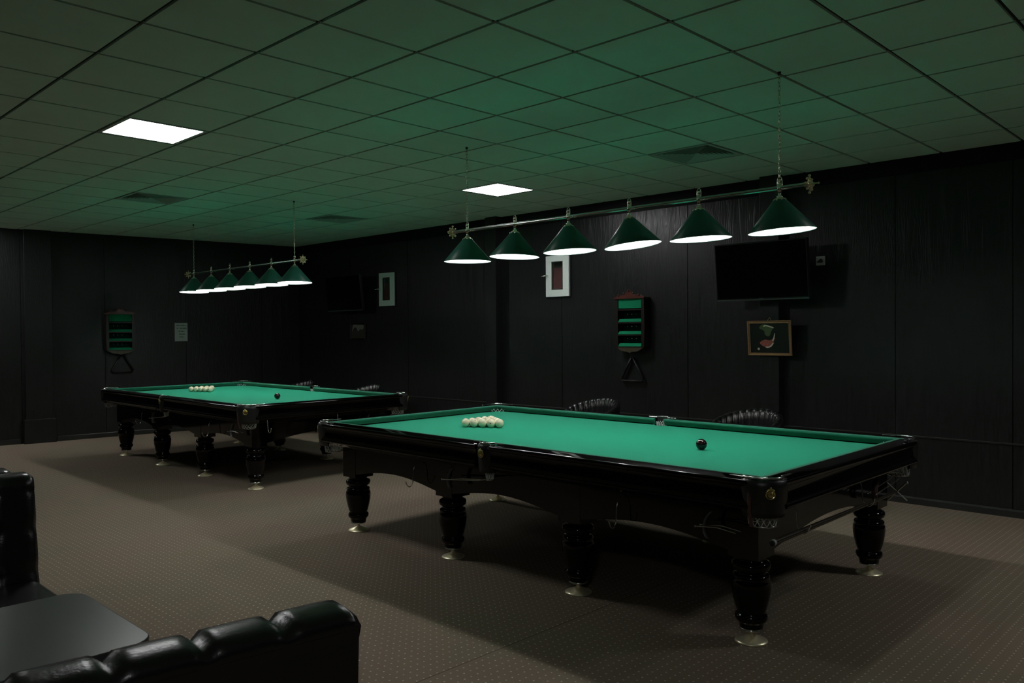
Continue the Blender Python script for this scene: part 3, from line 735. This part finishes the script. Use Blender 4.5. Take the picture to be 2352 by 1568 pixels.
# ball shelf with crown cresting, green baize, and a hook below
def ball_shelf(label):
    t = thing('ball_shelf', label, 'wall shelf', (0, 0, 0), 0, 'wooden ball shelves lined with green baize')
    W, Hh, D = .185, .31, .11
    for sx in (-1, 1):
        MB().prism([(sx*W, -Hh+.02), (sx*(W+.012), -Hh+.04), (sx*(W+.02), -.05), (sx*(W+.012), Hh-.05), (sx*W, Hh-.03), (sx*(W-.026), Hh-.03), (sx*(W-.026), -Hh+.02)], -D, 0, 'y').build('side', M['darkwood'], t, bevel=.002)
    MB().box(-W+.02, W-.02, -.012, -.001, -Hh+.03, Hh-.03).build('back', M['baize_shaded'], t)  # back coloured darker to stand in for shade in the lower compartments
    MB().box(-W+.024, W-.024, -D+.012, -.012, .158, Hh-.045).build('header_panel', M['baize'], t)  # top compartment keeps the brighter baize, as the lit part of the back
    for k in range(5):
        z = -Hh+.04+k*.137 if k < 4 else Hh-.03
        if k == 3: z = .150
        s = MB().box(-W+.02, W-.02, -D, -.012, z-.016, z).build('shelf', M['darkwood'], t)
        if k < 3:
            MB().prism([(-D+.004, z), (-D+.004, z+.006), (-D+.03, z+.036), (-D+.036, z+.036), (-D+.036, z)], -W+.024, W-.024, 'x').build('ball_ledge', M['baize'], s)
            for q in (-1, 0, 1): MB().sphere((q*.058-.022, -.03, z+.088), .006, 8, 6).build('ball_peg', M['net'], s)
    cr = [(-W-.02, Hh-.035)]
    for i in range(25):
        u = -1+i/12; cr.append((u*(W+.005), Hh-.015+.055*math.exp(-(u*2.6)**2)+.012*math.cos(u*9)))
    cr.append((W+.02, Hh-.035))
    mb = MB().prism(cr, -D-.01, -D+.006, 'y'); mb.box(-W-.02, W+.02, -D-.012, 0, Hh-.045, Hh-.03)
    for u in (-.75, -.35, 0, .35, .75): mb.sphere((u*W, -D-.014, Hh-.005+.05*math.exp(-(u*2.6)**2)), .012, 10, 6)
    mb.build('crest', M['mahog'], t)
    mb = MB().prism([(-W, -Hh+.03), (-W*.6, -Hh-.012), (-.03, -Hh-.02), (0, -Hh-.035), (.03, -Hh-.02), (W*.6, -Hh-.012), (W, -Hh+.03)], -D, -D+.02, 'y')
    mb.build('bottom_carving', M['darkgold'], t)
    return t
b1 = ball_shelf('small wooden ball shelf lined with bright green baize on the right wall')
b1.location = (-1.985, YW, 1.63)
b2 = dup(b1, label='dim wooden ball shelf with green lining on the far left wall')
LROT = math.atan2(1, .12)
def on_left(o, y, z, off=0):
    o.location = LWM @ Vector((lw(y), -off, z)); o.rotation_euler = (0, 0, LROT)
on_left(b2, 1.89, 1.575)
def triangle(label, m):
    t = MB()
    a = [(-.165, 0, 0), (.165, 0, 0), (0, 0, .285)]
    P = []
    for i in range(3):
        p, q = Vector(a[i]), Vector(a[(i+1) % 3]); c = sum((Vector(k) for k in a), Vector())/3
        for s in (.09, .5, .91): P.append(p.lerp(q, s))
    t.tube(P, .012, 8, closed=True, flat=1.6)
    o = t.build('ball_triangle', m); tag(o, label, 'ball rack triangle', 'ball triangles hanging under the shelves'); return o
tr1 = triangle('black ball triangle hanging under the green shelf on the right wall', M['rubber'])
tr1.location = (-2.0, YW-.035, .97)
tr2 = dup(tr1, label='black ball triangle hanging under the dim shelf on the left wall')
on_left(tr2, 1.93, .97, .035)
st_ = MB().tube([(0, 0, 0), (0, .125, .215)], .006, 8)
# TV on a bracket fixed to the pilaster, tilted down
t = thing('television', 'black flat television with grey lower edge on the right wall pilaster', 'television', (-.285, 4.43, 2.095), 0, 'wall mounted televisions')
TVW, TVH = .47, .277
tv = MB().box(-TVW, TVW, -.02, .03, -TVH, TVH).build('casing', M['plastic'], t, bevel=.004)
scn = MB().box(-TVW+.012, TVW-.012, -.0215, -.0195, -TVH+.022, TVH-.012).build('screen', M['screen'], t)
bz = MB().box(-TVW, TVW, -.026, -.018, -TVH-.002, -TVH+.010).build('lower_bezel', M['bezel'], t, bevel=.001)
MB().box(-.02, .02, -.028, -.02, -TVH+.006, -TVH+.016).build('maker_badge', M['bezel'], t)
MB().box(-.10, .10, .03, .05, -.12, .12).tube([(0, .04, 0), (.0, .19, .02)], .03, 12).build('bracket', M['plastic'], t)
t.rotation_euler = (R_(6), 0, 0); t.location = (-.285, 4.42, 2.098)
tv2 = dup(t, label='dim black television high on the right wall beyond the far white cabinet')
tv2.location = (-7.40, 4.56, 2.16); tv2.rotation_euler = (R_(6), 0, R_(0))
# gold framed painting leaning off the pilaster
t = thing('painting', 'small gold framed dark painting with moss green and red swirl, below the television', 'painting', (-.292, 4.605, 1.455))
def frame(t, W, Hh, b, m):
    prof = [(0, 0), (b*.2, .016), (b*.5, .010), (b*.8, .022), (b, .012), (b, 0)]
    v = []; n = len(prof)
    for sx, sz in ((-1, -1), (1, -1), (1, 1), (-1, 1)):
        for d, h in prof: v.append((sx*(W-b+d), -h, sz*(Hh-b+d)))
    f = [(k*n+i, k*n+i+1, ((k+1) % 4)*n+i+1, ((k+1) % 4)*n+i) for k in range(4) for i in range(n-1)]
    f += [(k*n, k*n+n-1, ((k+1) % 4)*n+n-1, ((k+1) % 4)*n) for k in range(4)]
    return MB().add(v, f).build('frame', m, t)
frame(t, .225, .17, .028, M['frame'])
MB().box(-.20, .20, -.005, 0, -.146, .146).build('canvas', M['canvas'], t)
def blob(pts, m, name, y=-.0062):
    n = len(pts)
    MB().prism(pts, y, -.004, 'y').build(name, m, t)
def smooth_closed(P, k=6):
    out = []; n = len(P)
    for i in range(n):
        p0, p1, p2, p3 = P[i-1], P[i], P[(i+1) % n], P[(i+2) % n]
        for s in range(k):
            u = s/k
            out.append(tuple(.5*((2*p1[c])+(-p0[c]+p2[c])*u+(2*p0[c]-5*p1[c]+4*p2[c]-p3[c])*u*u+(-p0[c]+3*p1[c]-3*p2[c]+p3[c])*u**3) for c in (0, 1)))
    return out
blob(smooth_closed([(-.10, .10), (-.06, .135), (.0, .12), (.045, .11), (.02, .06), (.0, .02), (-.04, .03), (-.05, .07)]), M['pgreen'], 'green_swirl', -.0058)
blob(smooth_closed([(-.055, .12), (-.03, .13), (.045, .105), (.04, .097), (-.02, .115), (-.055, .112)]), M['pwhite'], 'pale_highlight', -.0066)
blob(smooth_closed([(-.10, -.045), (-.05, -.015), (.0, -.02), (.045, -.005), (.06, .0), (.03, -.055), (.0, -.085), (-.03, -.09), (-.07, -.075)]), M['pred'], 'red_swirl', -.0058)
blob(smooth_closed([(-.045, -.085), (-.02, -.095), (.02, -.08), (.045, -.045), (.03, -.05), (.0, -.078), (-.02, -.082)]), M['pwhite'], 'pale_edge', -.0066)
blob(smooth_closed([(.03, -.02), (.045, .01), (.055, .045), (.06, .042), (.052, .0), (.04, -.03)]), M['pwhite'], 'pale_stroke', -.0064)
blob([(.012*math.cos(R_(30*k))-.115, .012*math.sin(R_(30*k))-.105) for k in range(12)], M['pwhite'], 'white_dot')
MB().tube([(-.02, .008, .17), (0, .025, .20), (.02, .008, .17)], .0025, 6).build('hanger', M['brass'], t)
t.rotation_euler = (R_(5), 0, 0)
# dim photograph in a frame, further left
t = thing('picture_frame', 'small dim framed photograph of a pale sky on the right wall, below the far cabinet', 'picture', (-7.30, YW-.008, 1.56))
frame(t, .20, .13, .02, M['darkwood'])
MB().box(-.18, .18, -.006, 0, -.11, .11).build('photograph', M['photo'], t)
MB().prism(smooth_closed([(-.16, .0), (-.13, .10), (0, .10), (.14, .095), (.13, .03), (.05, .03), (.0, .0), (-.04, .05), (-.1, .06)]), -.0075, -.005, 'y').build('pale_sky', M['sky'], t)
t.rotation_euler = (0, 0, 0)
# socket beside the TV
t = thing('wall_socket', 'small pale square socket on the wall just right of the television', 'socket', (.15, YW, 2.182))
MB().box(-.043, .043, -.010, -.001, -.043, .043).build('cover_plate', M['switch'], t, bevel=.003)
MB().prism(smooth_closed([(-.03, -.012), (-.01, .006), (.008, .02), (.02, .006), (.022, -.014), (0, -.016)]), -.024, -.009, 'y').build('plug', M['rubber'], t)
# paper notice on the left wall: lines of print too small to read
t = thing('paper_notice', 'white paper notice with lines of print on the far left wall', 'notice')
MB().box(-.098, .098, -.003, -.001, -.145, .145).build('sheet', M['paper'], t)
for z, a, b in ((.107, -.07, .085), (.060, -.07, -.045), (.060, -.02, .085), (.012, -.04, .05), (-.033, -.035, .06), (-.078, -.035, .035)):
    top, bot, x = [], [], a      # one ragged strip per printed line, too small to read
    while x < b:
        h_ = random.uniform(.003, .008); w_ = min(random.uniform(.005, .010), b-x)
        top += [(x, z+h_), (x+w_, z+h_)]; bot += [(x, z-h_), (x+w_, z-h_)]; x += w_
    MB().prism(top+bot[::-1], -.0042, -.0030, 'y').build('printed_line', M['ink'], t)
on_left(t, 2.795, 1.568)
